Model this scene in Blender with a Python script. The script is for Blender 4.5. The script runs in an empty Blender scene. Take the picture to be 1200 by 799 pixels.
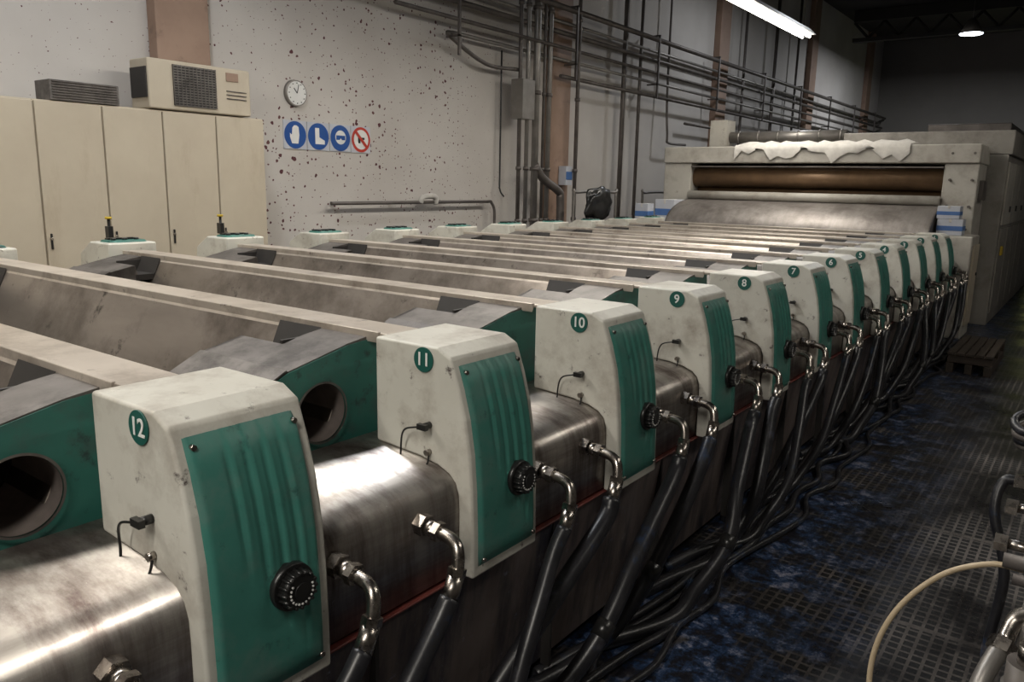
import bpy, bmesh, math, random
from mathutils import Vector, Matrix, noise
random.seed(11)
S=0.8; EYE=1.72
def W(L,D,F): return Vector((-L*S, F*S, EYE-D*S))
# ---------------- materials ----------------
def new_mat(name):
    m=bpy.data.materials.new(name); m.use_nodes=True
    nt=m.node_tree; b=nt.nodes['Principled BSDF']
    return m,nt,b
def pmat(name,c1,c2=None,scale=4.0,rough=0.5,metal=0.0,bump=0.0,stretch=(1,1,1),rvar=0.0,lo=0.35,hi=0.7,dirt=None,dscale=2.0,dlo=0.55,dhi=0.75,coat=0.0,dstretch=(1,1,1),dirt2=None,d2scale=20,d2lo=.66,d2hi=.72):
    m,nt,b=new_mat(name); N=nt.nodes; K=nt.links
    if c2 is None: c2=tuple(x*0.8 for x in c1)
    tc=N.new('ShaderNodeTexCoord'); mp=N.new('ShaderNodeMapping'); mp.inputs['Scale'].default_value=stretch
    oi=N.new('ShaderNodeObjectInfo'); ad=N.new('ShaderNodeVectorMath'); ad.operation='ADD'
    cm=N.new('ShaderNodeVectorMath'); cm.operation='SCALE'; cm.inputs['Scale'].default_value=3.7
    K.new(oi.outputs['Location'],cm.inputs[0]); K.new(tc.outputs['Object'],ad.inputs[0]); K.new(cm.outputs[0],ad.inputs[1])
    K.new(ad.outputs[0],mp.inputs['Vector'])
    nz=N.new('ShaderNodeTexNoise'); nz.inputs['Scale'].default_value=scale; nz.inputs['Detail'].default_value=6; nz.inputs['Roughness'].default_value=0.6
    K.new(mp.outputs[0],nz.inputs['Vector'])
    cr=N.new('ShaderNodeValToRGB'); e=cr.color_ramp.elements
    e[0].position=lo; e[0].color=(*c1,1); e[1].position=hi; e[1].color=(*c2,1)
    K.new(nz.outputs['Fac'],cr.inputs[0]); out=cr.outputs[0]
    for dd,ds,dl,dh,dst in ((dirt,dscale,dlo,dhi,dstretch),(dirt2,d2scale,d2lo,d2hi,(1,1,1))):
        if not dd: continue
        m3=N.new('ShaderNodeMapping'); m3.inputs['Scale'].default_value=dst; K.new(ad.outputs[0],m3.inputs['Vector'])
        n2=N.new('ShaderNodeTexNoise'); n2.inputs['Scale'].default_value=ds; n2.inputs['Detail'].default_value=8; n2.inputs['Roughness'].default_value=0.7
        K.new(m3.outputs[0],n2.inputs['Vector'])
        r2=N.new('ShaderNodeMapRange'); r2.inputs['From Min'].default_value=dl; r2.inputs['From Max'].default_value=dh
        K.new(n2.outputs['Fac'],r2.inputs['Value'])
        mx=N.new('ShaderNodeMix'); mx.data_type='RGBA'; mx.inputs[7].default_value=(*dd,1)
        K.new(r2.outputs[0],mx.inputs[0]); K.new(out,mx.inputs[6]); out=mx.outputs[2]
    K.new(out,b.inputs['Base Color'])
    b.inputs['Roughness'].default_value=rough; b.inputs['Metallic'].default_value=metal
    b.inputs['Coat Weight'].default_value=coat
    if rvar:
        r=N.new('ShaderNodeMapRange'); r.inputs['From Min'].default_value=.3; r.inputs['From Max'].default_value=.7
        r.inputs['To Min'].default_value=max(.05,rough-rvar); r.inputs['To Max'].default_value=rough+rvar
        K.new(nz.outputs['Fac'],r.inputs['Value']); K.new(r.outputs[0],b.inputs['Roughness'])
    if bump:
        bp=N.new('ShaderNodeBump'); bp.inputs['Strength'].default_value=bump; bp.inputs['Distance'].default_value=0.01
        K.new(nz.outputs['Fac'],bp.inputs['Height']); K.new(bp.outputs[0],b.inputs['Normal'])
    return m
def emis(name,c,st):
    m,nt,b=new_mat(name); b.inputs['Base Color'].default_value=(*c,1)
    b.inputs['Emission Color'].default_value=(*c,1); b.inputs['Emission Strength'].default_value=st
    return m
M={}
M['cream']=pmat('cream_enamel',(.61,.60,.54),(.52,.505,.45),3,.42,0,.03,dirt=(.28,.24,.20),dscale=5,dlo=.48,dhi=.78,dirt2=(.09,.07,.065),d2scale=18,d2lo=.62,d2hi=.70)
M['creamcab']=pmat('cream_cabinet_paint',(.52,.46,.36),(.46,.40,.31),2,.45,dirt=(.35,.28,.2),dscale=3,dlo=.55,dhi=.9,dstretch=(1,1,.3))
M['green']=pmat('green_paint',(.052,.205,.168),(.040,.165,.135),5,.42,0,.03,dirt=(.115,.20,.175),dscale=9,dlo=.48,dhi=.78,dirt2=(.02,.07,.062),d2scale=20,d2lo=.60,d2hi=.72)
M['green2']=pmat('green_plate_paint',(.035,.165,.132),(.026,.125,.102),5,.5,dirt=(.06,.085,.08),dscale=6,dlo=.48,dhi=.75,dirt2=(.02,.03,.03),d2scale=14,d2lo=.57,d2hi=.70)
M['discg']=pmat('number_disc_green',(.01,.095,.075),(.01,.085,.07),5,.5)
M['steel']=pmat('brushed_stainless',(.52,.49,.455),(.33,.30,.27),5,.40,.92,0,stretch=(1,1,12),rvar=.07,dirt=(.13,.10,.09),dscale=5,dlo=.40,dhi=.68,dstretch=(1,2.5,.35),dirt2=(.60,.58,.55),d2scale=28,d2lo=.68,d2hi=.73)
M['lower']=pmat('stained_steel',(.32,.26,.23),(.15,.12,.11),3,.42,.5,.03,stretch=(1,1,.4),rvar=.12,dirt=(.045,.045,.06),dscale=3,dlo=.42,dhi=.62,dstretch=(1,2,.4),dirt2=(.33,.34,.40),d2scale=16,d2lo=.61,d2hi=.72)
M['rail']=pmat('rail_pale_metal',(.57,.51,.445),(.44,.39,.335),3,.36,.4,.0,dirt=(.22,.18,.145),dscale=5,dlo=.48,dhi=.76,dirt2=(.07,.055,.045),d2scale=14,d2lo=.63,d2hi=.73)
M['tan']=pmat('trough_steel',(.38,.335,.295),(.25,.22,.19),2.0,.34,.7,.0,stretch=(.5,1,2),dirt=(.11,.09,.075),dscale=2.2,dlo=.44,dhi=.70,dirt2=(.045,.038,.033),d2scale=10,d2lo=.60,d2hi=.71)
M['grey']=pmat('grey_bracket_metal',(.18,.165,.155),(.11,.10,.092),8,.5,.4,.04,dirt=(.04,.035,.032),dscale=6,dlo=.47,dhi=.7)
M['tubein']=pmat('bracket_bore_metal',(.26,.22,.20),(.14,.12,.11),8,.4,.5,.05)
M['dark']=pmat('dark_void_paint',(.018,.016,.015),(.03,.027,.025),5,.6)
M['blanket']=pmat('dirty_blanket',(.05,.04,.036),(.02,.016,.014),4,.5,0,.1)
M['red']=pmat('red_lacquer_strip',(.17,.035,.028),(.09,.03,.025),8,.5)
M['black']=pmat('black_plastic',(.012,.012,.012),(.02,.02,.02),10,.3)
M['rubber']=pmat('black_rubber_hose',(.010,.0102,.0125),(.022,.022,.025),14,.36,0,.1,dirt=(.09,.09,.11),dscale=9,dlo=.57,dhi=.8,dirt2=(.014,.034,.08),d2scale=7,d2lo=.58,d2hi=.69)
M['chrome']=pmat('fitting_chrome',(.50,.46,.42),(.31,.28,.25),20,.28,1.0,.05,rvar=.08,dirt=(.08,.065,.06),dscale=25,dlo=.5,dhi=.7)
M['white']=pmat('white_paint',(.8,.8,.78),(.72,.72,.7),4,.5)
M['brown']=pmat('column_brown_paint',(.34,.23,.17),(.28,.185,.135),3,.6,dirt=(.18,.12,.09),dscale=4)
M['pipe']=pmat('wall_pipe_grey',(.16,.14,.13),(.09,.08,.07),5,.45,.4)
M['pipelt']=pmat('wall_pipe_galvanised',(.30,.28,.26),(.21,.20,.185),5,.4,.6)
M['blue']=pmat('sign_blue',(.01,.08,.32),(.01,.07,.29),4,.4)
M['signred']=pmat('sign_red',(.55,.04,.02),None,4,.4)
M['wood']=pmat('dark_wet_wood',(.07,.05,.037),(.03,.024,.018),4,.6,0,.2,stretch=(1,8,1))
M['roller']=pmat('copper_brown_roller',(.25,.155,.085),(.17,.105,.06),4,.42,.4)
M['sheet']=pmat('steel_sheet',(.33,.305,.285),(.25,.23,.215),3,.5,.7,.0,stretch=(5,1,1),dirt=(.15,.13,.12),dscale=3,dlo=.45,dhi=.7)
M['cloth']=pmat('white_cloth',(.60,.58,.54),(.46,.44,.41),9,.9,0,.2)
M['card']=pmat('carton_white',(.55,.57,.62),(.46,.48,.54),5,.7)
M['cardblue']=pmat('carton_blue',(.06,.14,.36),(.08,.18,.42),9,.6)
M['ceil']=pmat('dark_ceiling',(.04,.036,.032),(.028,.026,.024),1,.8)
M['backw']=pmat('back_wall_grey',(.25,.235,.21),(.21,.195,.175),.6,.8)
M['ochre']=pmat('beige_hose',(.50,.40,.27),(.42,.33,.21),9,.45)
M['yellow']=pmat('yellow_paint',(.6,.42,.03),None,5,.5)
M['tube']=emis('fluorescent_tube',(1,.95,.85),14)
M['bay']=emis('high_bay_glass',(.85,.93,1),9)
M['lime']=emis('lit_room_beyond',(.75,.8,.25),.6)
M['dryer']=pmat('dryer_panel',(.31,.29,.26),(.23,.215,.19),2,.5,dirt=(.13,.115,.10),dscale=3,dlo=.48,dhi=.75)
M['frame']=pmat('worn_frame_enamel',(.48,.46,.41),(.39,.37,.33),2,.5,dirt=(.24,.205,.17),dscale=3.5,dlo=.48,dhi=.80,dirt2=(.12,.095,.08),d2scale=9,d2lo=.63,d2hi=.76)
def wall_mat():
    m,nt,b=new_mat('plaster_dye_splattered'); N=nt.nodes;K=nt.links
    tc=N.new('ShaderNodeTexCoord'); sp=N.new('ShaderNodeSeparateXYZ'); K.new(tc.outputs['Object'],sp.inputs[0])
    cb=N.new('ShaderNodeCombineXYZ'); K.new(sp.outputs['Y'],cb.inputs[0]); K.new(sp.outputs['Z'],cb.inputs[1])
    nz=N.new('ShaderNodeTexNoise'); nz.inputs['Scale'].default_value=.7; nz.inputs['Detail'].default_value=7; K.new(cb.outputs[0],nz.inputs['Vector'])
    cr=N.new('ShaderNodeValToRGB'); e=cr.color_ramp.elements
    e[0].position=.3; e[0].color=(.48,.447,.415,1); e[1].position=.7; e[1].color=(.61,.58,.545,1); K.new(nz.outputs['Fac'],cr.inputs[0])
    wn=N.new('ShaderNodeTexNoise'); wn.inputs['Scale'].default_value=14; K.new(cb.outputs[0],wn.inputs['Vector'])
    wa=N.new('ShaderNodeMix'); wa.data_type='VECTOR'; wa.inputs[0].default_value=.045; K.new(cb.outputs[0],wa.inputs[4]); K.new(wn.outputs['Color'],wa.inputs[5])
    mk=N.new('ShaderNodeTexNoise'); mk.inputs['Scale'].default_value=1.1; mk.inputs['Detail'].default_value=2; K.new(cb.outputs[0],mk.inputs['Vector'])
    mr=N.new('ShaderNodeMapRange'); mr.inputs['From Min'].default_value=.36; mr.inputs['From Max'].default_value=.60; mr.inputs['To Min'].default_value=.38; K.new(mk.outputs['Fac'],mr.inputs['Value'])
    col=cr.outputs[0]
    for sc,base,cc in ((7,.16,(.08,.02,.025,1)),(12,.27,(.10,.03,.035,1)),(21,.40,(.12,.045,.045,1))):
        v=N.new('ShaderNodeTexVoronoi'); v.voronoi_dimensions='2D'; v.inputs['Scale'].default_value=sc; K.new(wa.outputs[1],v.inputs['Vector'])
        s2=N.new('ShaderNodeSeparateColor'); K.new(v.outputs['Color'],s2.inputs[0])
        pw=N.new('ShaderNodeMath'); pw.operation='POWER'; pw.inputs[1].default_value=6; K.new(s2.outputs[0],pw.inputs[0])
        g=N.new('ShaderNodeMapRange'); g.interpolation_type='SMOOTHSTEP'; g.inputs['From Min'].default_value=10.4; g.inputs['From Max'].default_value=6.4; g.inputs['To Min'].default_value=.04; K.new(sp.outputs['Y'],g.inputs['Value'])
        g1=N.new('ShaderNodeMapRange'); g1.interpolation_type='SMOOTHSTEP'; g1.inputs['From Min'].default_value=3.5; g1.inputs['From Max'].default_value=5.0; g1.inputs['To Min'].default_value=.3; K.new(sp.outputs['Y'],g1.inputs['Value'])
        o=pw.outputs[0]
        for x in (g.outputs[0],g1.outputs[0],mr.outputs[0],base):
            ml=N.new('ShaderNodeMath'); ml.operation='MULTIPLY'; K.new(o,ml.inputs[0])
            if isinstance(x,float): ml.inputs[1].default_value=x
            else: K.new(x,ml.inputs[1])
            o=ml.outputs[0]
        lt=N.new('ShaderNodeMath'); lt.operation='LESS_THAN'; K.new(v.outputs['Distance'],lt.inputs[0]); K.new(o,lt.inputs[1])
        mx=N.new('ShaderNodeMix'); mx.data_type='RGBA'; mx.inputs[7].default_value=cc; K.new(lt.outputs[0],mx.inputs[0]); K.new(col,mx.inputs[6]); col=mx.outputs[2]
    K.new(col,b.inputs['Base Color']); b.inputs['Roughness'].default_value=.75
    return m
M['wall']=wall_mat()
def floor_mat():
    m,nt,b=new_mat('wet_grating_floor'); N=nt.nodes;K=nt.links
    tc=N.new('ShaderNodeTexCoord'); sp=N.new('ShaderNodeSeparateXYZ'); K.new(tc.outputs['Object'],sp.inputs[0])
    def math_(op,a,b_=None):
        n=N.new('ShaderNodeMath'); n.operation=op
        for i,x in enumerate((a,b_)):
            if x is None: continue
            if isinstance(x,(int,float)): n.inputs[i].default_value=x
            else: K.new(x,n.inputs[i])
        return n.outputs[0]
    c=.046
    def line(o,c,w):
        fr=math_('FRACT',math_('MULTIPLY',o,1/c)); return math_('GREATER_THAN',math_('ABSOLUTE',math_('SUBTRACT',fr,.5)),.5-w)
    g=math_('MAXIMUM',line(sp.outputs['X'],c,.13),line(sp.outputs['Y'],c,.13))
    big=math_('MAXIMUM',line(sp.outputs['X'],1.1,.012),line(sp.outputs['Y'],1.1,.012))
    g2=math_('MAXIMUM',g,big)
    nz=N.new('ShaderNodeTexNoise'); nz.inputs['Scale'].default_value=1.6; nz.inputs['Detail'].default_value=8; nz.inputs['Roughness'].default_value=.65; K.new(tc.outputs['Object'],nz.inputs['Vector'])
    cr=N.new('ShaderNodeValToRGB'); e=cr.color_ramp.elements
    e[0].position=.40; e[0].color=(.018,.016,.016,1); e[1].position=.66; e[1].color=(.13,.115,.105,1); K.new(nz.outputs['Fac'],cr.inputs[0])
    mx=N.new('ShaderNodeMix'); mx.data_type='RGBA'; mx.inputs[6].default_value=(.008,.008,.009,1); K.new(g2,mx.inputs[0]); K.new(cr.outputs[0],mx.inputs[7])
    n3=N.new('ShaderNodeTexNoise'); n3.inputs['Scale'].default_value=2.6; n3.inputs['Detail'].default_value=12; n3.inputs['Roughness'].default_value=.72; K.new(tc.outputs['Object'],n3.inputs['Vector'])
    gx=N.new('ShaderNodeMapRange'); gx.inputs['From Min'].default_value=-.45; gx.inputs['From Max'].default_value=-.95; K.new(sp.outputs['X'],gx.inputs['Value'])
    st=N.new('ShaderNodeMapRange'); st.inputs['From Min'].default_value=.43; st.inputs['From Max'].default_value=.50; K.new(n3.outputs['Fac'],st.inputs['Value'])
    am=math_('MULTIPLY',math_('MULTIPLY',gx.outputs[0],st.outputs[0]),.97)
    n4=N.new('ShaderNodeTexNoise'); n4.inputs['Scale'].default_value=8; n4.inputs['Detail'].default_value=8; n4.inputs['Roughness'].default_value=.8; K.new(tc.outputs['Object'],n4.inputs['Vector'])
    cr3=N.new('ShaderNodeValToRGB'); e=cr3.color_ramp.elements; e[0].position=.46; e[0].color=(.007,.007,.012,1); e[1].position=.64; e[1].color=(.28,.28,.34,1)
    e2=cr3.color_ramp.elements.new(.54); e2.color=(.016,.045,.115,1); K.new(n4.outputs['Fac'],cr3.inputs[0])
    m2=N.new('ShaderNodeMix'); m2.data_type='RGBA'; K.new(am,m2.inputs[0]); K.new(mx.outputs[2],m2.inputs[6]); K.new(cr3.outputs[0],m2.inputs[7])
    K.new(m2.outputs[2],b.inputs['Base Color'])
    rr=N.new('ShaderNodeMapRange'); rr.inputs['From Min'].default_value=.35; rr.inputs['From Max'].default_value=.65; rr.inputs['To Min'].default_value=.25; rr.inputs['To Max'].default_value=.55; K.new(nz.outputs['Fac'],rr.inputs['Value']); K.new(rr.outputs[0],b.inputs['Roughness'])
    bp=N.new('ShaderNodeBump'); bp.inputs['Strength'].default_value=.6; bp.inputs['Distance'].default_value=.012; K.new(g,bp.inputs['Height']); K.new(bp.outputs[0],b.inputs['Normal'])
    return m
M['floor']=floor_mat()
# ---------------- mesh builder ----------------
class MB:
    def __init__(s): s.v=[];s.f=[];s.m=[];s.sm=[];s.mats=[]
    def mi(s,k):
        if k not in s.mats: s.mats.append(k)
        return s.mats.index(k)
    def add(s,vs,fs,k,smooth=False):
        o=len(s.v); s.v+= [tuple(v) for v in vs]; i=s.mi(k)
        for f in fs: s.f.append(tuple(o+x for x in f)); s.m.append(i); s.sm.append(smooth)
    def box(s,L0,L1,D0,D1,F0,F1,k):
        vs=[W(L,D,F) for L in(L0,L1) for D in(D0,D1) for F in(F0,F1)]
        s.add(vs,[(0,1,3,2),(4,6,7,5),(0,4,5,1),(2,3,7,6),(0,2,6,4),(1,5,7,3)],k)
    def prism(s,prof,a0,a1,axis,k,caps=True,kmap=None):
        n=len(prof)
        P=(lambda p,a:W(p[0],p[1],a)) if axis=='F' else (lambda p,a:W(a,p[1],p[0]))
        vs=[P(p,a0) for p in prof]+[P(p,a1) for p in prof]
        for i in range(n):
            j=(i+1)%n; kk=k if not kmap else kmap.get(i,k)
            s.add([vs[i],vs[j],vs[n+j],vs[n+i]],[(0,1,2,3)],kk)
        if caps: s.add(vs,[tuple(range(n)),tuple(range(2*n-1,n-1,-1))],k)
    def cyl(s,p0,p1,r0,r1=None,seg=20,k='steel',caps=True,smooth=True):
        if r1 is None:r1=r0
        p0=Vector(p0);p1=Vector(p1);d=(p1-p0).normalized()
        u=d.orthogonal().normalized(); w=d.cross(u)
        vs=[]
        for p,r in((p0,r0),(p1,r1)):
            for i in range(seg):
                a=2*math.pi*i/seg; vs.append(p+(u*math.cos(a)+w*math.sin(a))*r)
        s.add(vs,[(i,(i+1)%seg,seg+(i+1)%seg,seg+i) for i in range(seg)],k,smooth)
        if caps: s.add(vs,[tuple(range(seg-1,-1,-1)),tuple(range(seg,2*seg))],k)
    def sweep(s,pts,r,seg=10,k='rubber',sub=6,caps=True):
        pts=[Vector(p) for p in pts]; P=[]
        e=[pts[0]*2-pts[1]]+pts+[pts[-1]*2-pts[-2]]
        for i in range(1,len(e)-2):
            for j in range(sub):
                t=j/sub; a,b,c,d=e[i-1],e[i],e[i+1],e[i+2]
                P.append(.5*((2*b)+(c-a)*t+(2*a-5*b+4*c-d)*t*t+(3*b-a-3*c+d)*t**3))
        P.append(pts[-1])
        u=None; vs=[]
        for i,p in enumerate(P):
            d=(P[min(i+1,len(P)-1)]-P[max(i-1,0)]).normalized()
            if u is None: u=d.orthogonal().normalized()
            u=(u-d*u.dot(d)).normalized(); w=d.cross(u)
            for q in range(seg):
                a=2*math.pi*q/seg; vs.append(p+(u*math.cos(a)+w*math.sin(a))*r)
        fs=[(i*seg+q,i*seg+(q+1)%seg,(i+1)*seg+(q+1)%seg,(i+1)*seg+q) for i in range(len(P)-1) for q in range(seg)]
        s.add(vs,fs,k,True)
        if caps: s.add(vs,[tuple(range(seg)),tuple(range(len(vs)-seg,len(vs)))],k)
    def mesh(s,name):
        me=bpy.data.meshes.new(name); me.from_pydata(s.v,[],s.f)
        for k in s.mats: me.materials.append(M[k])
        me.polygons.foreach_set('material_index',s.m); me.polygons.foreach_set('use_smooth',s.sm)
        bm=bmesh.new(); bm.from_mesh(me); bmesh.ops.remove_doubles(bm,verts=bm.verts,dist=1e-5); bmesh.ops.recalc_face_normals(bm,faces=bm.faces); bm.to_mesh(me); bm.free()
        me.update(); return me
def obj(name,me,parent=None,loc=(0,0,0),bevel=0):
    o=bpy.data.objects.new(name,me); bpy.context.scene.collection.objects.link(o); o.location=loc
    if parent: o.parent=parent
    if bevel:
        b=o.modifiers.new('bevel','BEVEL'); b.width=bevel; b.segments=3; b.limit_method='ANGLE'; b.angle_limit=math.radians(40); b.harden_normals=True
    return o
def empty(name,loc=(0,0,0)):
    o=bpy.data.objects.new(name,None); bpy.context.scene.collection.objects.link(o); o.location=loc; o.empty_display_size=.1; return o
F0=.924
# ---------------- room ----------------
def room(name,args,k):
    b=MB(); b.box(*args,k); return obj(name,b.mesh(name))
room('floor',(-8,8.8,2.15,2.3,-8,38.3),'floor')
room('wall_left',(8.6,8.8,-6.3,2.15,-8,38.3),'wall')
room('wall_right',(-8.2,-8,-6.3,2.15,-8,38.3),'backw')
room('wall_back',(-8,8.6,-6.3,2.15,38,38.3),'backw')
room('wall_front',(-8,8.6,-6.3,2.15,-8.3,-8),'backw')
room('ceiling',(-8.2,8.8,-6.5,-6.3,-8.3,38.3),'ceil')
for F in (9.5,15.5,23,31):
    b=MB()
    b.box(-7.95,8.10,-6.28,-5.9,F,F+.3,'ceil')
    b.box(-7.95,8.10,-5.35,-5.22,F,F+.3,'ceil')
    for i in range(16):
        L=-7.9+i
        b.cyl(W(L,-5.9,F+.15),W(L+.5,-5.35,F+.15),.04,seg=6,k='ceil'); b.cyl(W(L+.5,-5.35,F+.15),W(L+1,-5.9,F+.15),.04,seg=6,k='ceil')
    obj('ceiling_truss',b.mesh('truss'))
for i,F in enumerate((4.83-7.6,4.83,12.43,20.0,27.6,35.2)):
    b=MB(); b.box(8.43,8.6,-6.28,2.15,F,F+.64,'brown'); obj('wall_column',b.mesh('column'),bevel=.01)
b=MB(); b.box(8.5,8.59,-1.4,2.14,28.6,34.6,'brown')
for i in range(10): b.box(8.47,8.5,-1.3+i*.33,-1.25+i*.33,28.6,34.6,'red')
obj('door_1',b.mesh('door'))
b=MB(); b.box(1.2,3.4,-1.6,2.14,37.9,37.99,'lime')
for L in(1.15,2.3,3.4): b.box(L,L+.06,-1.65,2.14,37.85,37.99,'backw')
obj('window_1',b.mesh('window'))
# ---------------- printing heads ----------------
FP=[(.545,1.70),(.60,1.672),(.68,1.642),(.78,1.614),(.90,1.593),(1.03,1.582),(1.18,1.576),(1.34,1.574)]
def lf(D):
    for (a,la),(c,lc) in zip(FP,FP[1:]):
        if D<=c: return la+(lc-la)*(D-a)/(c-a)
    return FP[-1][1]
b=MB()
prof=[(2.04,.545),(1.74,.545)]+[(l,d) for d,l in FP[1:]]+[(1.643,1.34),(1.643,1.10),(1.646,1.05),(1.660,1.01),(1.688,.983),(1.738,.963),(1.82,.948),(2.04,.934)]
prof[2]=(1.68,.575)
b.prism(prof,0,.38,'F','cream')
head_body=b.mesh('head_body')
b=MB(); nu,nv=44,20; vs=[]
for j in range(nv+1):
    D=.60+(1.30-.60)*j/nv
    for i in range(nu+1):
        x=i/nu; F=.028+.322*x
        h=0
        for q,c in enumerate((.34,.50,.66,.82)):
            ln=.55+.12*q
            fade=max(0,min(1,(ln-j/nv)*5))*min(1,j/nv*8)
            cc=c-.05*(1-j/nv)
            h-=fade*(math.exp(-((x-cc)/.024)**2)-.7*math.exp(-((x-cc-.045)/.022)**2))
        edge=min(x,1-x,j/nv*2.0,(1-j/nv)*2.0)
        off=.014*min(1,edge/.03)+.0060*h
        vs.append(W(lf(D)-off,D,F))
fs=[(j*(nu+1)+i,j*(nu+1)+i+1,(j+1)*(nu+1)+i+1,(j+1)*(nu+1)+i) for j in range(nv) for i in range(nu)]
b.add(vs,fs,'green',True)
for D in(.625,1.275):
    for F in(.045,.335):
        b.cyl(W(lf(D)-.005,D,F),W(lf(D)-.020,D,F),.006,seg=10,k='chrome')
panel=b.mesh('green_panel')
b=MB(); kd,kf=1.035,.245; l0=lf(kd)
b.cyl(W(l0-.005,kd,kf),W(l0-.03,kd,kf),.052,.050,32,'black')
b.cyl(W(l0-.03,kd,kf),W(l0-.060,kd,kf),.040,.037,24,'black')
for i in range(16):
    a=2*math.pi*i/16
    b.cyl(W(l0-.03,kd+math.sin(a)*.05,kf+math.cos(a)*.05),W(l0-.062,kd+math.sin(a)*.046,kf+math.cos(a)*.046),.004,seg=6,k='black')
b.cyl(W(l0-.060,kd,kf),W(l0-.064,kd,kf),.018,.018,16,'black')
for i in range(14):
    a=2*math.pi*(i-1)/20
    c=W(l0-.0605,kd+math.sin(a)*.035,kf+math.cos(a)*.035)
    b.cyl(c,c+Vector((.0015,0,0)),.0026,seg=5,k='white')
knob=b.mesh('adjustment_knob')
b=MB(); b.cyl(W(1.80,.595,0),W(1.80,.595,-.005),.035,seg=28,k='discg'); disc=b.mesh('number_disc')
b=MB()
b.cyl(W(1.775,.823,0),W(1.775,.823,-.03),.010,seg=12,k='black')
b.box(1.755,1.795,.812,.832,-.045,-.028,'black')
b.sweep([W(1.79,.823,-.04),W(1.86,.85,-.04),W(1.885,.93,-.03),W(1.87,1.00,-.04),W(1.80,1.01,-.04),W(1.77,.96,-.02),W(1.77,.93,-.01)],.003,6,'black')
b.cyl(W(1.775,.92,0),W(1.775,.92,-.02),.009,seg=10,k='chrome')
cable=b.mesh('key_and_cable')
def fitting(F):
    b=MB()
    b.cyl(W(1.645,1.08,F),W(1.61,1.083,F),.030,seg=6,k='chrome',smooth=False)
    b.cyl(W(1.615,1.083,F),W(1.57,1.087,F),.021,seg=16,k='chrome')
    b.cyl(W(1.575,1.086,F),W(1.55,1.088,F),.027,seg=6,k='chrome',smooth=False)
    b.sweep([W(1.56,1.087,F),W(1.50,1.095,F-.005),W(1.468,1.118,F-.015),W(1.455,1.17,F-.03),W(1.455,1.215,F-.045)],.0165,12,'chrome')
    b.cyl(W(1.455,1.165,F-.03),W(1.455,1.19,F-.038),.024,seg=6,k='chrome',smooth=False)
    b.cyl(W(1.455,1.19,F-.038),W(1.452,1.26,F-.075),.022,seg=14,k='chrome')
    return b.mesh('hose_fitting')
fitA=fitting(.455); fitB=fitting(.81)
def txt(s,parent,loc):
    c=bpy.data.curves.new('number','FONT'); c.body=s; c.size=.052; c.align_x='CENTER'; c.align_y='CENTER'; c.extrude=.0005; c.offset=.0008
    c.materials.append(M['white'])
    o=bpy.data.objects.new('number',c); bpy.context.scene.collection.objects.link(o); o.parent=parent; o.location=loc; o.rotation_euler=(math.pi/2,0,0)
b=MB()
b.prism([(5.96,.50),(6.25,.50),(6.42,.60),(6.46,.99),(5.96,.99)],0,.38,'F','cream')
farhead=b.mesh('opposite_body')
b=MB()
n=24; ring=[];ring2=[]
for i in range(n):
    a=2*math.pi*i/n; ca,sa=math.cos(a),math.sin(a)
    x=math.copysign(abs(ca)**.5,ca); y=math.copysign(abs(sa)**.5,sa)
    ring.append(W(6.1+.11*x,.499,.19+.155*y)); ring2.append(W(6.1+.10*x,.486,.19+.145*y))
b.add(ring+ring2,[(i,(i+1)%n,n+(i+1)%n,n+i) for i in range(n)],'green2'); b.add(ring2,[tuple(range(n))],'green2')
for x in(.1,.19,.28): b.cyl(W(6.08,.486,x),W(6.08,.470,x),.016,seg=12,k='black')
b.box(6.12,6.17,.472,.486,.08,.30,'black')
fartop=b.mesh('opposite_control_top')
for n in range(12):
    y=(F0+n)*S
    e=empty('printing_head',(0,y,0))
    obj('head_body',head_body,e,bevel=.009); obj('green_panel',panel,e); obj('adjustment_knob',knob,e)
    obj('number_disc',disc,e); obj('key_and_cable',cable,e)
    txt(str(12-n),e,W(1.80,.595,-.0065))
    e2=empty('opposite_drive_head',(0,y,0))
    obj('opposite_body',farhead,e2,bevel=.012); obj('opposite_control_top',fartop,e2)
# ---------------- beams ----------------
def plate(b,L0,L1,k,outer,hc,hr):
    N=48; ro=[];ri=[]
    n=len(outer)
    for i in range(N):
        a=2*math.pi*i/N; dx,dy=math.cos(a),math.sin(a); best=None
        for q in range(n):
            x1,y1=outer[q][0]-hc[0],outer[q][1]-hc[1]; x2,y2=outer[(q+1)%n][0]-hc[0],outer[(q+1)%n][1]-hc[1]
            ex,ey=x2-x1,y2-y1; den=dx*ey-dy*ex
            if abs(den)<1e-9: continue
            t=(x1*ey-y1*ex)/den; u=(x1*dy-y1*dx)/den
            if t>0 and -1e-6<=u<=1+1e-6 and (best is None or t<best): best=t
        ro.append((hc[0]+dx*best,hc[1]+dy*best)); ri.append((hc[0]+dx*hr,hc[1]+dy*hr))
    for L in(L0,L1):
        vs=[W(L,p[1],p[0]) for p in ro+ri]
        b.add(vs,[(i,(i+1)%N,N+(i+1)%N,N+i) for i in range(N)],k)
    vs=[W(L0,p[1],p[0]) for p in ro]+[W(L1,p[1],p[0]) for p in ro]
    b.add(vs,[(i,(i+1)%N,N+(i+1)%N,N+i) for i in range(N)],k)
    return ri
outer=[(.30,.578),(.0,.597),(-.28,.657),(-.46,.742),(-.46,.88),(-.36,.96),(.0,1.0),(.30,.97)]
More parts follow.
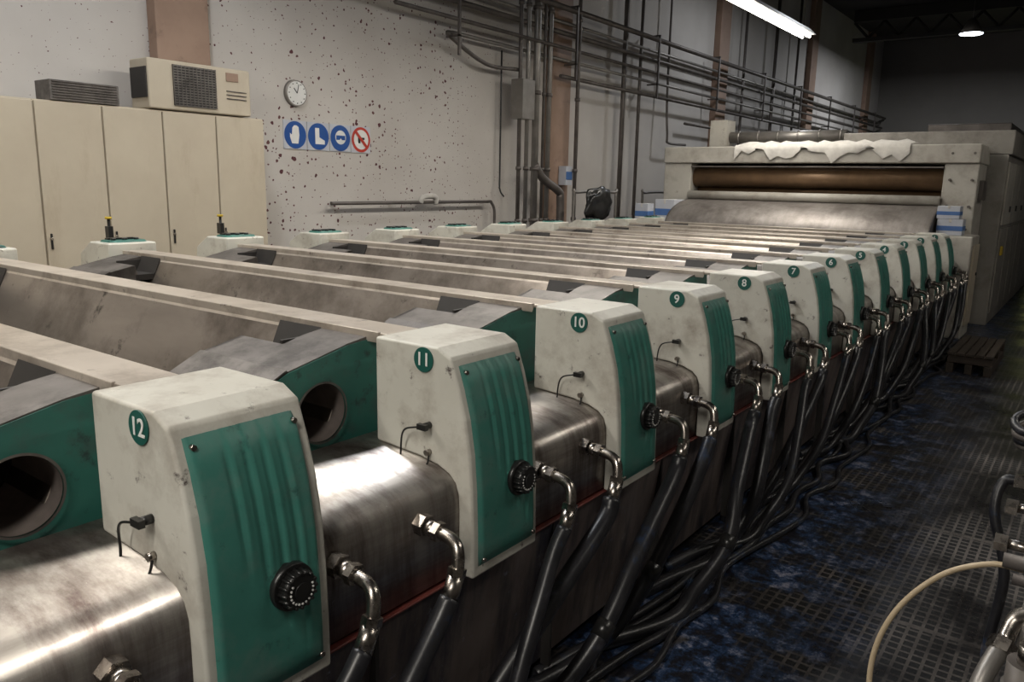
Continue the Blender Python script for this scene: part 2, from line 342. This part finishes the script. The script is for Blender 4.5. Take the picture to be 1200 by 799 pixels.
def bracket(b,sgn):
    X=(lambda L:L) if sgn>0 else (lambda L:8.1-L)
    hc=(-.14,.825)
    ri=plate(b,X(2.18),X(2.22),'green2',outer,hc,.108)
    N=len(ri)
    vs=[W(X(2.175),p[1],p[0]) for p in ri]+[W(X(2.50),p[1],p[0]) for p in ri]
    b.add(vs,[(i,(i+1)%N,N+(i+1)%N,N+i) for i in range(N)],'tubein',True)
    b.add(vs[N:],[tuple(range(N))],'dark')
    r2=[(hc[0]+(p[0]-hc[0])*1.07,hc[1]+(p[1]-hc[1])*1.07) for p in ri]
    vs=[W(X(2.168),p[1],p[0]) for p in ri]+[W(X(2.168),p[1],p[0]) for p in r2]
    b.add(vs,[(i,(i+1)%N,N+(i+1)%N,N+i) for i in range(N)],'grey')
    full=[(.10,.578),(.0,.592),(-.28,.652),(-.46,.737),(-.46,.80),(-.28,.72),(.0,.66),(.10,.65)]
    part=[(-.10,.614),(-.28,.652),(-.46,.737),(-.46,.80),(-.28,.72),(-.10,.70)]
    b.prism(full,X(2.185),X(2.44),'L','grey')
    b.prism(part,X(2.44),X(2.70),'L','grey')
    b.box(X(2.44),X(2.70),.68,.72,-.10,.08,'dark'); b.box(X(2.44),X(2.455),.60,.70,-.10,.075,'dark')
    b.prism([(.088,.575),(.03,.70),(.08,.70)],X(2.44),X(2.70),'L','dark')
    b.prism([(-.46,.737),(-.28,.652),(-.10,.614),(-.02,.95),(-.35,.95)],X(2.68),X(2.70),'L','grey')
    b.prism([(-.46,.730),(-.28,.645),(-.27,.652),(-.45,.74)],X(2.185),X(2.70),'L','grey')
b=MB()
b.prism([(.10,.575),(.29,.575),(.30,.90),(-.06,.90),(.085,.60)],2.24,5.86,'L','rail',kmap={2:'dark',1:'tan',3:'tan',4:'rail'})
b.prism([(.10,.558),(.27,.558),(.27,.574),(.10,.574)],2.08,5.94,'L','rail')
b.prism([(.092,.554),(.108,.554),(.108,.570),(.092,.598)],2.12,5.94,'L','rail')
bm_=b.mesh('printing_beam_box')
b=MB(); bracket(b,1); br1=b.mesh('end_bracket')
b=MB(); bracket(b,-1); br2=b.mesh('opposite_end_bracket')
for n in range(12):
    e=empty('printing_beam',(0,(F0+n)*S,0))
    obj('beam_box',bm_,e,bevel=.003); obj('end_bracket',br1,e); obj('opposite_end_bracket',br2,e)
# ---------------- machine body ----------------
mach=empty('printing_machine_base')
b=MB()
Fa,Fb=-2.6,13.2
tp=[(2.12,.933),(2.05,.935),(1.82,.95),(1.74,.965),(1.69,.985),(1.662,1.01),(1.648,1.05),(1.645,1.10),(1.645,1.33),(1.72,1.33),(2.12,1.33)]
nn=len(tp)
vs=[W(l,d,F) for F in(Fa,Fb) for l,d in tp]
b.add(vs,[(i,i+1,nn+i+1,nn+i) for i in range(nn-2)],'steel',True)
b.add(vs,[tuple(range(nn)),tuple(range(nn,2*nn)),(0,nn-1,2*nn-1,nn)],'steel')
obj('dye_trough_body',b.mesh('dye_trough_body'),mach)
b=MB(); b.box(1.632,1.72,1.343,1.352,Fa,Fb,'red'); obj('red_edge_strip',b.mesh('red_edge_strip'),mach,bevel=.003)
b=MB(); b.prism([(1.655,1.353),(1.69,1.60),(1.74,2.05),(2.2,2.05),(2.2,1.353)],Fa,Fb,'F','lower')
b.box(1.82,6.2,2.0,2.149,Fa,Fb,'dark')
for n in range(-3,13): b.box(1.655,1.70,1.36,2.03,F0+n+.62,F0+n+.635,'dark')
obj('lower_side_panel',b.mesh('lower_side_panel'),mach)
b=MB(); b.box(2.3,5.9,1.02,1.12,Fa,Fb,'blanket'); b.box(2.34,5.85,1.0,1.02,Fa,13.0,'blanket')
obj('printing_blanket',b.mesh('printing_blanket'),mach)
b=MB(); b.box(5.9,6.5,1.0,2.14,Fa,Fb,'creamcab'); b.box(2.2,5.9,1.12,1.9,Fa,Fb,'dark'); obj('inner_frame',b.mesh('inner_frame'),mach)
b=MB(); b.cyl(W(2.16,1.03,Fa),W(2.16,1.03,Fb),.018,seg=10,k='black'); obj('drip_bar',b.mesh('drip_bar'),mach)
for n in range(-1,12):
    y=(F0+n)*S
    for F,ft in((.455,fitA),(.81,fitB)):
        e=empty('dye_supply_hose',(0,y,0))
        obj('hose_fitting',ft,e)
        j=random.uniform(-.10,.10); o1=random.uniform(-.05,.12); fe=F-.05
        b=MB()
        lean=random.uniform(.65,1.2); r=random.choice((.024,.027,.030))
        pts=[W(1.453,1.25,F-.070),W(1.45,1.33,F-.145),W(1.44-o1*.5,1.55,fe-.40*lean+j*.3),W(1.46-o1,1.80,fe-.64*lean+j),W(1.53-o1,2.00,fe-.82*lean+j),W(1.58-o1,2.10,fe-1.0*lean+j),W(1.66,2.12,fe-1.05*lean-.25),W(1.74,2.12,fe-1.05*lean-.6)]
        b.sweep(pts,r,12,'rubber',8)
        if random.random()<.3:
            q=pts[3]; d=(pts[4]-pts[2]).normalized(); b.cyl(q-d*.03,q+d*.03,r*1.12,seg=12,k='black')
        obj('rubber_hose',b.mesh('rubber_hose'),e)
b=MB()
for q in range(4):
    L0=1.40+.08*q; pts=[]
    for i in range(40):
        F=-1+i*.36; pts.append(W(L0+random.uniform(-.07,.07),2.125+random.uniform(-.02,0),F))
    b.sweep(pts,.014+.004*(q%2),8,'rubber',4)
obj('floor_hose_bundle',b.mesh('floor_hose_bundle'))
# ---------------- end frame & dryer ----------------
e=empty('dryer_entry_frame')
b=MB()
b.box(1.62,2.1,-.45,2.149,14.0,14.9,'frame'); b.box(6.3,6.85,-.45,2.149,14.0,14.9,'frame')
b.box(1.62,6.85,-.74,-.45,13.95,14.9,'frame')
b.box(1.50,2.1,.62,2.149,13.25,14.0,'frame'); b.box(6.2,6.7,.62,2.149,13.25,14.0,'frame')
obj('frame_body',b.mesh('frame_body'),e,bevel=.02)
b=MB(); b.box(1.58,1.62,.8,1.9,14.05,14.5,'dryer'); b.box(1.47,1.50,.75,1.95,13.35,13.9,'creamcab'); b.cyl(W(1.47,1.2,13.8),W(1.45,1.2,13.8),.02,seg=12,k='black')
b.box(1.56,1.62,-.2,.1,14.2,14.6,'pipe')
for D in(-.6,-.2,.2,.55):
    for L in(1.7,2.0): b.cyl(W(L,D,14.0),W(L,D,13.94),.016,seg=8,k='pipe')
b.box(2.1,6.3,-.40,-.375,13.97,14.02,'pipe')
obj('side_access_panel',b.mesh('side_access_panel'),e,bevel=.004)
b=MB(); b.cyl(W(2.1,-.20,14.25),W(6.3,-.20,14.25),.14,seg=32,k='roller'); b.cyl(W(2.1,.02,14.4),W(6.3,.02,14.4),.05,seg=20,k='roller'); obj('guide_roller',b.mesh('guide_roller'),e)
b=MB(); b.cyl(W(2.1,.125,13.95),W(6.3,.125,13.95),.060,seg=24,k='frame'); obj('tension_tube',b.mesh('tension_tube'),e)
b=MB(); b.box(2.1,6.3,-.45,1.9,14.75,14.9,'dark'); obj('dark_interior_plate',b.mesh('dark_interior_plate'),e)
b=MB(); prof=[]
for i in range(13):
    a=math.radians(90*i/12); prof.append((14.1-1.15*math.sin(a),.20+.46*(1-math.cos(a))))
vs=[W(L,d,F) for L in(2.05,6.25) for F,d in prof]
b.add(vs,[(i,i+1,14+i,13+i) for i in range(12)],'sheet',True)
for L in (2.04,6.26): b.prism(prof+[(12.95,.80),(14.1,.80)],L,L+.02,'L','grey')
obj('curved_steel_cover',b.mesh('curved_steel_cover'),e)
b=MB(); nx=22; vs=[];prof=[(13.93,-.60),(13.925,-.68),(13.95,-.755),(14.3,-.79),(14.7,-.785)]
for i in range(nx+1):
    for q,(F,D) in enumerate(prof):
        w=.04*math.sin(i*1.9+q); dd=(.09*math.sin(i*.9)+.07*math.sin(i*2.3)) if q==0 else (-.06*abs(math.sin(i*1.3)) if q>2 else 0)
        vs.append(W(2.6+i*.13,D+dd,F-abs(w)*(.6 if q<2 else 0)))
b.add(vs,[(i*5+q,i*5+q+1,(i+1)*5+q+1,(i+1)*5+q) for i in range(nx) for q in range(4)],'cloth',True)
obj('draped_cloth',b.mesh('draped_cloth'),e)
e=empty('dryer_housing')
b=MB(); b.box(1.35,6.9,-.62,2.149,15.0,24,'dryer'); b.box(1.3,3.9,-1.0,-.62,15.0,24,'dryer')
b.box(1.6,3.0,-1.3,-1.0,17.5,23,'pipe')
obj('housing_body',b.mesh('housing_body'),e,bevel=.015)
b=MB()
for i in range(8):
    b.box(1.325,1.35,-.5,.5,15.1+i*1.1,16.1+i*1.1,'frame'); b.box(1.325,1.35,.56,1.95,15.1+i*1.1,16.1+i*1.1,'dryer'); b.box(1.30,1.325,.2,.3,15.9+i*1.1,15.95+i*1.1,'black')
b.box(1.29,1.325,.85,1.0,15.3,15.45,'yellow')
obj('housing_doors',b.mesh('housing_doors'),e,bevel=.006)
b=MB()
b.cyl(W(3.92,-.98,15.3),W(6.15,-.98,15.3),.085,seg=20,k='pipelt')
for i in range(6): b.cyl(W(4.0+i*.38,-.98,15.3),W(4.03+i*.38,-.98,15.3),.095,seg=20,k='pipelt')
b.box(6.1,6.45,-1.3,-.62,15.1,15.5,'frame')
obj('exhaust_duct',b.mesh('duct_pipe'),e)
def carton(name,L0,L1,D0,D1,Fa_,Fb_):
    b=MB(); b.box(L0,L1,D0,D1,Fa_,Fb_,'card'); h=(D1-D0)
    b.box(L0-.004,L1+.004,D0+h*.42,D0+h*.72,Fa_-.004,Fb_+.004,'cardblue')
    b.box(L0+(L1-L0)*.45,L0+(L1-L0)*.55,D0-.004,D0+h*.2,Fa_-.005,Fb_+.005,'cloth')
    return obj(name,b.mesh(name),bevel=.004)
carton('cardboard_carton',1.66,2.0,.38,.615,13.3,13.6); carton('cardboard_carton',1.72,2.02,.19,.374,13.32,13.6)
carton('cardboard_carton',6.28,6.65,.22,.615,13.3,13.75); carton('cardboard_carton',6.65,6.9,.30,.615,13.0,13.24)
# ---------------- left wall things ----------------
cab=empty('storage_cabinet_row')
for i in range(-7,1):
    b=MB(); Fr=5.83+.6225*i; Fl=Fr-.6225
    b.box(8.02,8.34,-.68,2.14,Fl,Fr,'creamcab')
    b.box(7.99,8.02,-.665,2.05,Fl+.008,Fr-.008,'creamcab')
    b.cyl(W(7.99,.6,Fl+.05),W(7.97,.6,Fl+.05),.012,seg=10,k='chrome'); b.box(7.975,7.99,.55,.70,Fl+.04,Fl+.06,'black')
    obj('cabinet_unit',b.mesh('cabinet_unit'),cab,bevel=.005)
ac=empty('air_conditioner_unit')
b=MB(); b.box(7.98,8.33,-1.19,-.69,4.45,5.66,'creamcab'); obj('casing',b.mesh('casing'),ac,bevel=.015)
b=MB(); b.box(7.972,7.982,-1.15,-.74,4.72,5.22,'dark')
for i in range(16): b.box(7.962,7.975,-1.145+i*.0265,-1.135+i*.0265,4.72,5.22,'grey')
for i in range(12): b.box(7.960,7.975,-1.15,-.74,4.72+i*.0445,4.727+i*.0445,'grey')
obj('vent_grille',b.mesh('vent_grille'),ac)
b=MB(); b.box(7.97,7.98,-1.14,-1.05,5.35,5.5,'brown')
for i in range(3): b.box(7.97,7.98,-.95+i*.04,-.94+i*.04,5.35,5.6,'grey')
b.box(8.0,8.3,-1.1,-.8,4.435,4.45,'dark'); obj('badge_and_slots',b.mesh('badge'),ac)
b=MB(); b.box(8.0,8.3,-.87,-.685,3.5,4.15,'grey')
for i in range(7): b.box(7.99,8.0,-.86+i*.024,-.85+i*.024,3.52,4.13,'pipe')
obj('electric_fan_heater',b.mesh('heater'),bevel=.008)
c=empty('wall_clock')
b=MB(); cy,cd=6.76,-1.09
b.cyl(W(8.6,cd,cy),W(8.55,cd,cy),.135,.13,40,'pipelt'); b.cyl(W(8.55,cd,cy),W(8.545,cd,cy),.118,seg=40,k='white')
for i in range(12):
    a=math.pi*i/6; p=W(8.543,cd-math.cos(a)*.125,cy+math.sin(a)*.125); b.cyl(p,p+Vector((.004,0,0)),.006,seg=6,k='black')
b.sweep([W(8.54,cd,cy),W(8.54,cd-.06,cy-.05)],.004,6,'black',1); b.sweep([W(8.54,cd,cy),W(8.54,cd-.11,cy+.03)],.003,6,'black',1)
obj('clock_face',b.mesh('clock_face'),c)
def sign(F,kind):
    e=empty('safety_sign'); D=-.57
    b=MB(); b.box(8.585,8.6,D-.18,D+.18,F-.18,F+.18,'card'); obj('sign_backing',b.mesh('sign_backing'),e)
    b=MB()
    def P(x,y,l=8.572): return W(l,D-y,F+x)
    if kind!='no': b.cyl(W(8.585,D,F),W(8.578,D,F),.138,seg=40,k='blue')
    else:
        b.cyl(W(8.585,D,F),W(8.580,D,F),.138,seg=40,k='signred'); b.cyl(W(8.580,D,F),W(8.578,D,F),.108,seg=40,k='white')
    def poly(pts,k='white',l=8.574): b.add([P(x,y,l) for x,y in pts],[tuple(range(len(pts)))],k)
    if kind=='glove': poly([(-.06,-.11),(.04,-.11),(.06,.0),(.05,.10),(.02,.12),(-.02,.12),(-.05,.09),(-.06,0),(-.09,.02),(-.09,-.03)])
    if kind=='boot': poly([(-.06,.11),(.01,.11),(.01,-.01),(.10,-.05),(.10,-.10),(-.06,-.10)])
    if kind=='goggles':
        b.cyl(P(0,.01,8.577),P(0,.01,8.574),.075,seg=24,k='white'); poly([(-.08,.035),(.08,.035),(.08,-.025),(.02,-.025),(0,0),(-.02,-.025),(-.08,-.025)],'blue',8.572)
    if kind=='no':
        poly([(-.06,-.05),(-.02,-.05),(-.02,.0),(.06,.0),(.06,.03),(-.06,.03)],'black'); poly([(-.115,.085),(-.085,.115),(.115,-.085),(.085,-.115)],'signred',8.572)
    obj('sign_disc',b.mesh('sign_disc'),e)
for F,k in zip((6.74,7.12,7.50,7.88),('glove','boot','goggles','no')): sign(F,k)
b=MB()
b.cyl(W(8.45,.31,7.2),W(8.45,.30,10.7),.020,seg=10,k='pipe')
for F in(7.3,8.4,9.5,10.6): b.box(8.45,8.59,.29,.33,F,F+.04,'pipe')
b.sweep([W(8.45,.31,8.95),W(8.42,.22,9.0),W(8.42,.22,9.25),W(8.45,.33,9.3)],.035,8,'cloth')
b.sweep([W(8.45,.30,10.7),W(8.45,.45,10.8),W(8.45,.8,10.8)],.02,8,'pipe')
b.sweep([W(8.5,-2.2,11.0),W(8.5,-.2,11.0),W(8.45,.1,10.95),W(8.4,.22,11.0)],.012,8,'black')
obj('wall_water_pipe',b.mesh('wall_water_pipe'))
b=MB()
for F,r,k,L in((11.2,.028,'pipe',8.25),(11.42,.03,'pipelt',8.25),(11.68,.05,'pipelt',8.25),(11.92,.022,'pipe',8.25),(12.08,.035,'pipelt',8.25),(12.95,.03,'pipe',8.2)):
    b.cyl(W(L,-6.2,F),W(L,1.4,F),r,seg=12,k=k)
    for D in(-3,-1.6,-.3,.6): b.cyl(W(L,D,F),W(L,D+.06,F),r*1.4,seg=12,k='pipe')
b.box(8.15,8.4,-1.75,-1.1,11.15,11.5,'pipelt')
b.sweep([W(8.25,-.35,11.68),W(8.2,-.1,11.9),W(8.15,.1,12.3),W(8.15,.3,12.4),W(8.15,1.4,12.4)],.06,10,'pipe')
for D,L,r,k,f0 in((-1.95,8.3,.028,'pipe',12.5),(-2.25,8.36,.024,'pipelt',9.6),(-2.42,8.2,.024,'pipe',8.2),(-2.7,8.3,.034,'pipe',6.5),(-2.9,8.36,.024,'pipelt',6.5),(-3.1,8.2,.04,'pipe',9.6),(-1.5,8.35,.026,'pipe',18)):
    b.cyl(W(L,D,f0),W(L,D,37.8),r,seg=10,k=k)
for i in range(9):
    F=9.5+i*3.3
    b.box(8.15,8.42,-3.2,-3.17,F,F+.04,'pipe'); b.box(8.15,8.19,-3.2,-1.9,F,F+.04,'pipe'); b.box(8.15,8.42,-2.2,-2.17,F,F+.04,'pipe')
b.sweep([W(8.36,-2.25,9.6),W(8.36,-2.2,9.5),W(8.36,-1.9,10.4),W(8.3,-1.9,11.2)],.026,8,'pipe')
for F,r in((15.0,.04),(15.7,.03),(21.6,.03),(24,.04),(26,.03)): b.cyl(W(8.38,-6.2,F),W(8.38,2.1,F),r,seg=10,k='pipe')
b.sweep([W(8.36,-6.2,17),W(8.36,-2.4,17),W(8.3,-1.2,17),W(8.3,-1.0,17.1),W(8.3,-1.0,18)],.022,8,'pipe')
obj('wall_pipework',b.mesh('wall_pipework'))
b=MB()
b.sweep([W(7.6,2.14,12.0),W(7.6,.25,12.0),W(7.6,.12,12.1),W(7.6,.12,13.4),W(7.6,.25,13.5),W(7.6,2.14,13.5)],.022,10,'pipelt',5)
b.sweep([W(7.6,2.14,14.6),W(7.6,.25,14.6),W(7.6,.12,14.7),W(7.6,.12,16),W(7.6,.25,16.1),W(7.6,2.14,16.1)],.022,10,'pipelt',5)
obj('guard_rail',b.mesh('guard_rail'))
def blob(name,c,r,k,seed):
    me=bpy.data.meshes.new(name); bm=bmesh.new(); bmesh.ops.create_icosphere(bm,subdivisions=4,radius=1)
    for v in bm.verts:
        n=noise.noise(v.co*1.7+Vector((seed,0,0)))*.35+noise.noise(v.co*4)*.12
        v.co=Vector((v.co.x*r[0],v.co.y*r[1],v.co.z*r[2]))*(1+n)+Vector(c)
    bm.to_mesh(me); bm.free(); me.materials.append(M[k])
    for p in me.polygons: p.use_smooth=True
    return obj(name,me)
blob('hanging_black_jacket',W(7.45,.34,12.6),(.10,.33,.24),'black',3)
b=MB(); b.box(8.25,8.42,-.35,.0,12.72,12.93,'card'); b.box(8.24,8.25,-.25,-.1,12.72,12.93,'cardblue'); obj('wall_dispenser_box',b.mesh('wall_dispenser_box'),bevel=.01)
for F in(3.33,4.39):
    b=MB(); b.cyl(W(6.75,2.14,F),W(6.75,.34,F),.010,seg=8,k='black'); b.cyl(W(6.75,.36,F),W(6.75,.34,F),.022,seg=10,k='yellow'); b.box(6.72,6.78,.42,.52,F-.02,F+.02,'black'); b.cyl(W(6.75,2.149,F),W(6.75,2.12,F),.12,seg=16,k='black')
    obj('marker_pole',b.mesh('marker_pole'))
b=MB()
for i in range(5): b.box(.84+i*.1,.92+i*.1,1.90,1.93,10.7,12.2,'wood')
for F in(10.75,11.4,12.0): b.box(.84,1.32,1.93,2.03,F,F+.14,'wood')
for L in(.84,1.04,1.24): b.box(L,L+.08,2.03,2.148,10.7,12.2,'wood')
obj('wooden_pallet_step',b.mesh('wooden_pallet_step'),bevel=.004)
# ---------------- pump/hose rack ----------------
rk=empty('hose_manifold_rack')
b=MB()
for L,F in((.02,2.95),(-.35,2.95),(.02,4.1),(-.35,4.1)):
    b.cyl(W(L,2.149,F),W(L,1.12,F),.022,seg=12,k='pipelt'); b.cyl(W(L,2.149,F),W(L,2.13,F),.05,seg=16,k='pipe')
for D in(1.2,1.75):
    for L in(.02,-.35): b.cyl(W(L,D,2.8),W(L,D,4.25),.02,seg=12,k='pipelt')
    for F in(2.95,4.1): b.cyl(W(.12,D,F),W(-.4,D,F),.02,seg=12,k='pipe')
obj('rack_frame',b.mesh('rack_frame'),rk)
b=MB()
b.cyl(W(.0,2.1,2.72),W(.0,1.42,2.72),.05,seg=24,k='pipe')
for D in(1.5,1.7,1.9): b.cyl(W(.0,D,2.72),W(.0,D+.03,2.72),.056,seg=24,k='pipelt')
b.cyl(W(.0,1.44,2.72),W(.0,1.36,2.72),.03,seg=16,k='chrome'); obj('filter_canister',b.mesh('filter_canister'),rk)
b=MB()
p=[W(.08,1.46,2.9),W(.13,1.6,2.75),W(.17,1.95,2.55)]
b.sweep(p,.024,14,'pipelt')
for q in range(2): b.cyl(p[q],p[q]+(p[q+1]-p[q]).normalized()*.035,.034,seg=6,k='chrome',smooth=False)
b.sweep([W(.08,1.46,2.9),W(.06,1.40,2.95),W(.02,1.36,2.95)],.022,12,'chrome')
for F in(3.1,3.5,3.85):
    b.cyl(W(.02,1.2,F),W(.14,1.2,F),.015,seg=10,k='chrome'); b.cyl(W(.12,1.2,F),W(.16,1.2,F),.026,seg=6,k='chrome',smooth=False)
    b.cyl(W(.02,1.2,F),W(.02,1.10,F),.018,seg=10,k='chrome'); b.cyl(W(.02,1.11,F),W(.02,1.08,F),.03,seg=6,k='chrome',smooth=False)
b.sweep([W(.15,1.2,3.85),W(.20,1.22,3.85),W(.21,1.35,3.8),W(.14,1.6,3.75),W(.16,1.95,3.7),W(.10,2.12,3.5)],.017,10,'rubber',6)
obj('valve_outlets',b.mesh('valve_outlets'),rk)
b=MB()
b.sweep([W(.05,1.24,3.0),W(.16,1.25,3.0),W(.30,1.34,3.0),W(.42,1.5,2.95),W(.47,1.7,2.9),W(.44,1.95,2.85),W(.38,2.12,2.8),W(.1,2.13,2.6)],.008,10,'ochre',8)
obj('beige_hose',b.mesh('beige_hose'),rk)
b=MB()
for q in range(4):
    pts=[]
    for i in range(19):
        a=2*math.pi*i/18; pts.append(W(-.02+.20*math.cos(a)+.01*q,1.13-.035*q+.015*math.sin(a*2+q),4.2+.20*math.sin(a)))
    b.sweep(pts,.015,8,'rubber' if q%2 else 'pipe',4)
obj('coiled_hose',b.mesh('coiled_hose'),rk)
b=MB()
b.cyl(W(-.16,1.3,3.5),W(-.16,2.1,3.5),.12,seg=28,k='pipe'); b.cyl(W(-.16,1.28,3.5),W(-.16,1.32,3.5),.13,seg=28,k='pipelt'); b.cyl(W(-.16,2.08,3.5),W(-.16,2.148,3.5),.13,seg=28,k='black')
obj('dye_drum',b.mesh('dye_drum'),rk)
# ---------------- lights ----------------
def area(name,loc,sx,sy,power,col,rot=(0,0,0),parent=None):
    l=bpy.data.lights.new(name,'AREA'); l.shape='RECTANGLE'; l.size=sx; l.size_y=sy; l.energy=power; l.color=col
    o=bpy.data.objects.new(name,l); bpy.context.scene.collection.objects.link(o); o.location=loc; o.rotation_euler=rot
    if parent:o.parent=parent
    return o
def fixture(L,D,Fa_,Fb_,power,col=(1,.94,.85)):
    e=empty('fluorescent_and_fill_fixture')
    b=MB(); b.prism([(L-.16,D-.02),(L-.06,D-.12),(L+.06,D-.12),(L+.16,D-.02)],Fa_,Fb_,'F','white')
    for F in(Fa_+.2,Fb_-.2): b.cyl(W(L,D-.12,F),W(L,-6.25,F),.006,seg=6,k='pipe')
    obj('reflector',b.mesh('reflector'),e)
    b=MB()
    for dl in(-.06,.06): b.cyl(W(L+dl,D+.01,Fa_+.03),W(L+dl,D+.01,Fb_-.03),.017,seg=10,k='tube')
    obj('tubes',b.mesh('tubes'),e)
    area('lamp',W(L,D+.05,(Fa_+Fb_)/2),.3,(Fb_-Fa_)*S,power,col,parent=e)
fixture(4.55,-2.6,10.6,14.5,74)
fixture(4.55,-2.6,4.6,8.5,92)
fixture(4.55,-2.6,-1.5,2.5,84)
fixture(.6,-2.6,-4.6,-.6,145)  # added lamp behind the camera, out of view, to brighten the near heads
fixture(-1.6,-2.8,3.5,7.5,26)  # added aisle lamp, out of view, to lift the machine's lower side
fixture(-1.6,-2.8,10.5,14.5,12)  # second added aisle lamp, also out of view, farther along
def bay(L,F,p):
    e=empty('high_bay_and_fill_lamp')
    b=MB(); c=W(L,-5.0,F)
    b.cyl(c,c+Vector((0,0,.35)),.28,.08,24,'pipelt'); b.cyl(c+Vector((0,0,-.02)),c,.26,.27,24,'bay'); b.cyl(c+Vector((0,0,.35)),c+Vector((0,0,1.0)),.01,seg=6,k='pipe')
    obj('bay_shade',b.mesh('bay_shade'),e); area('lamp',c+Vector((0,0,-.06)),.4,.4,p,(.92,.95,1),parent=e)
bay(4.2,29.9,230); bay(5.2,19.0,70); bay(5.5,3,85)  # last two are added lamps, out of view, to brighten wall and columns
w=bpy.data.worlds.new('World'); bpy.context.scene.world=w; w.use_nodes=True
w.node_tree.nodes['Background'].inputs[0].default_value=(.5,.5,.5,1); w.node_tree.nodes['Background'].inputs[1].default_value=.2
# ---------------- camera ----------------
f=919.0
v1=Vector((699,-169.5,f)).normalized()
x2=(-f*f-169.5*210)/699.0
v2=Vector((x2,-210,f)).normalized()
X=-v2; Y=v1
Z=Vector((.0203,-.9804,-.1962))
Z=(Z-Y*Z.dot(Y)-X*Z.dot(X)).normalized()
m=Matrix(((X.x,-X.y,-X.z),(Y.x,-Y.y,-Y.z),(Z.x,-Z.y,-Z.z)))
cam=bpy.data.cameras.new('camera'); co=bpy.data.objects.new('camera',cam); bpy.context.scene.collection.objects.link(co)
co.matrix_world=Matrix.Translation((0,0,EYE))@m.to_4x4()
cam.sensor_width=36; cam.lens=f/1200*36; cam.clip_start=.05; cam.clip_end=200
bpy.context.scene.camera=co
bpy.context.scene.view_settings.view_transform='Standard'
bpy.context.scene.view_settings.exposure=0.0
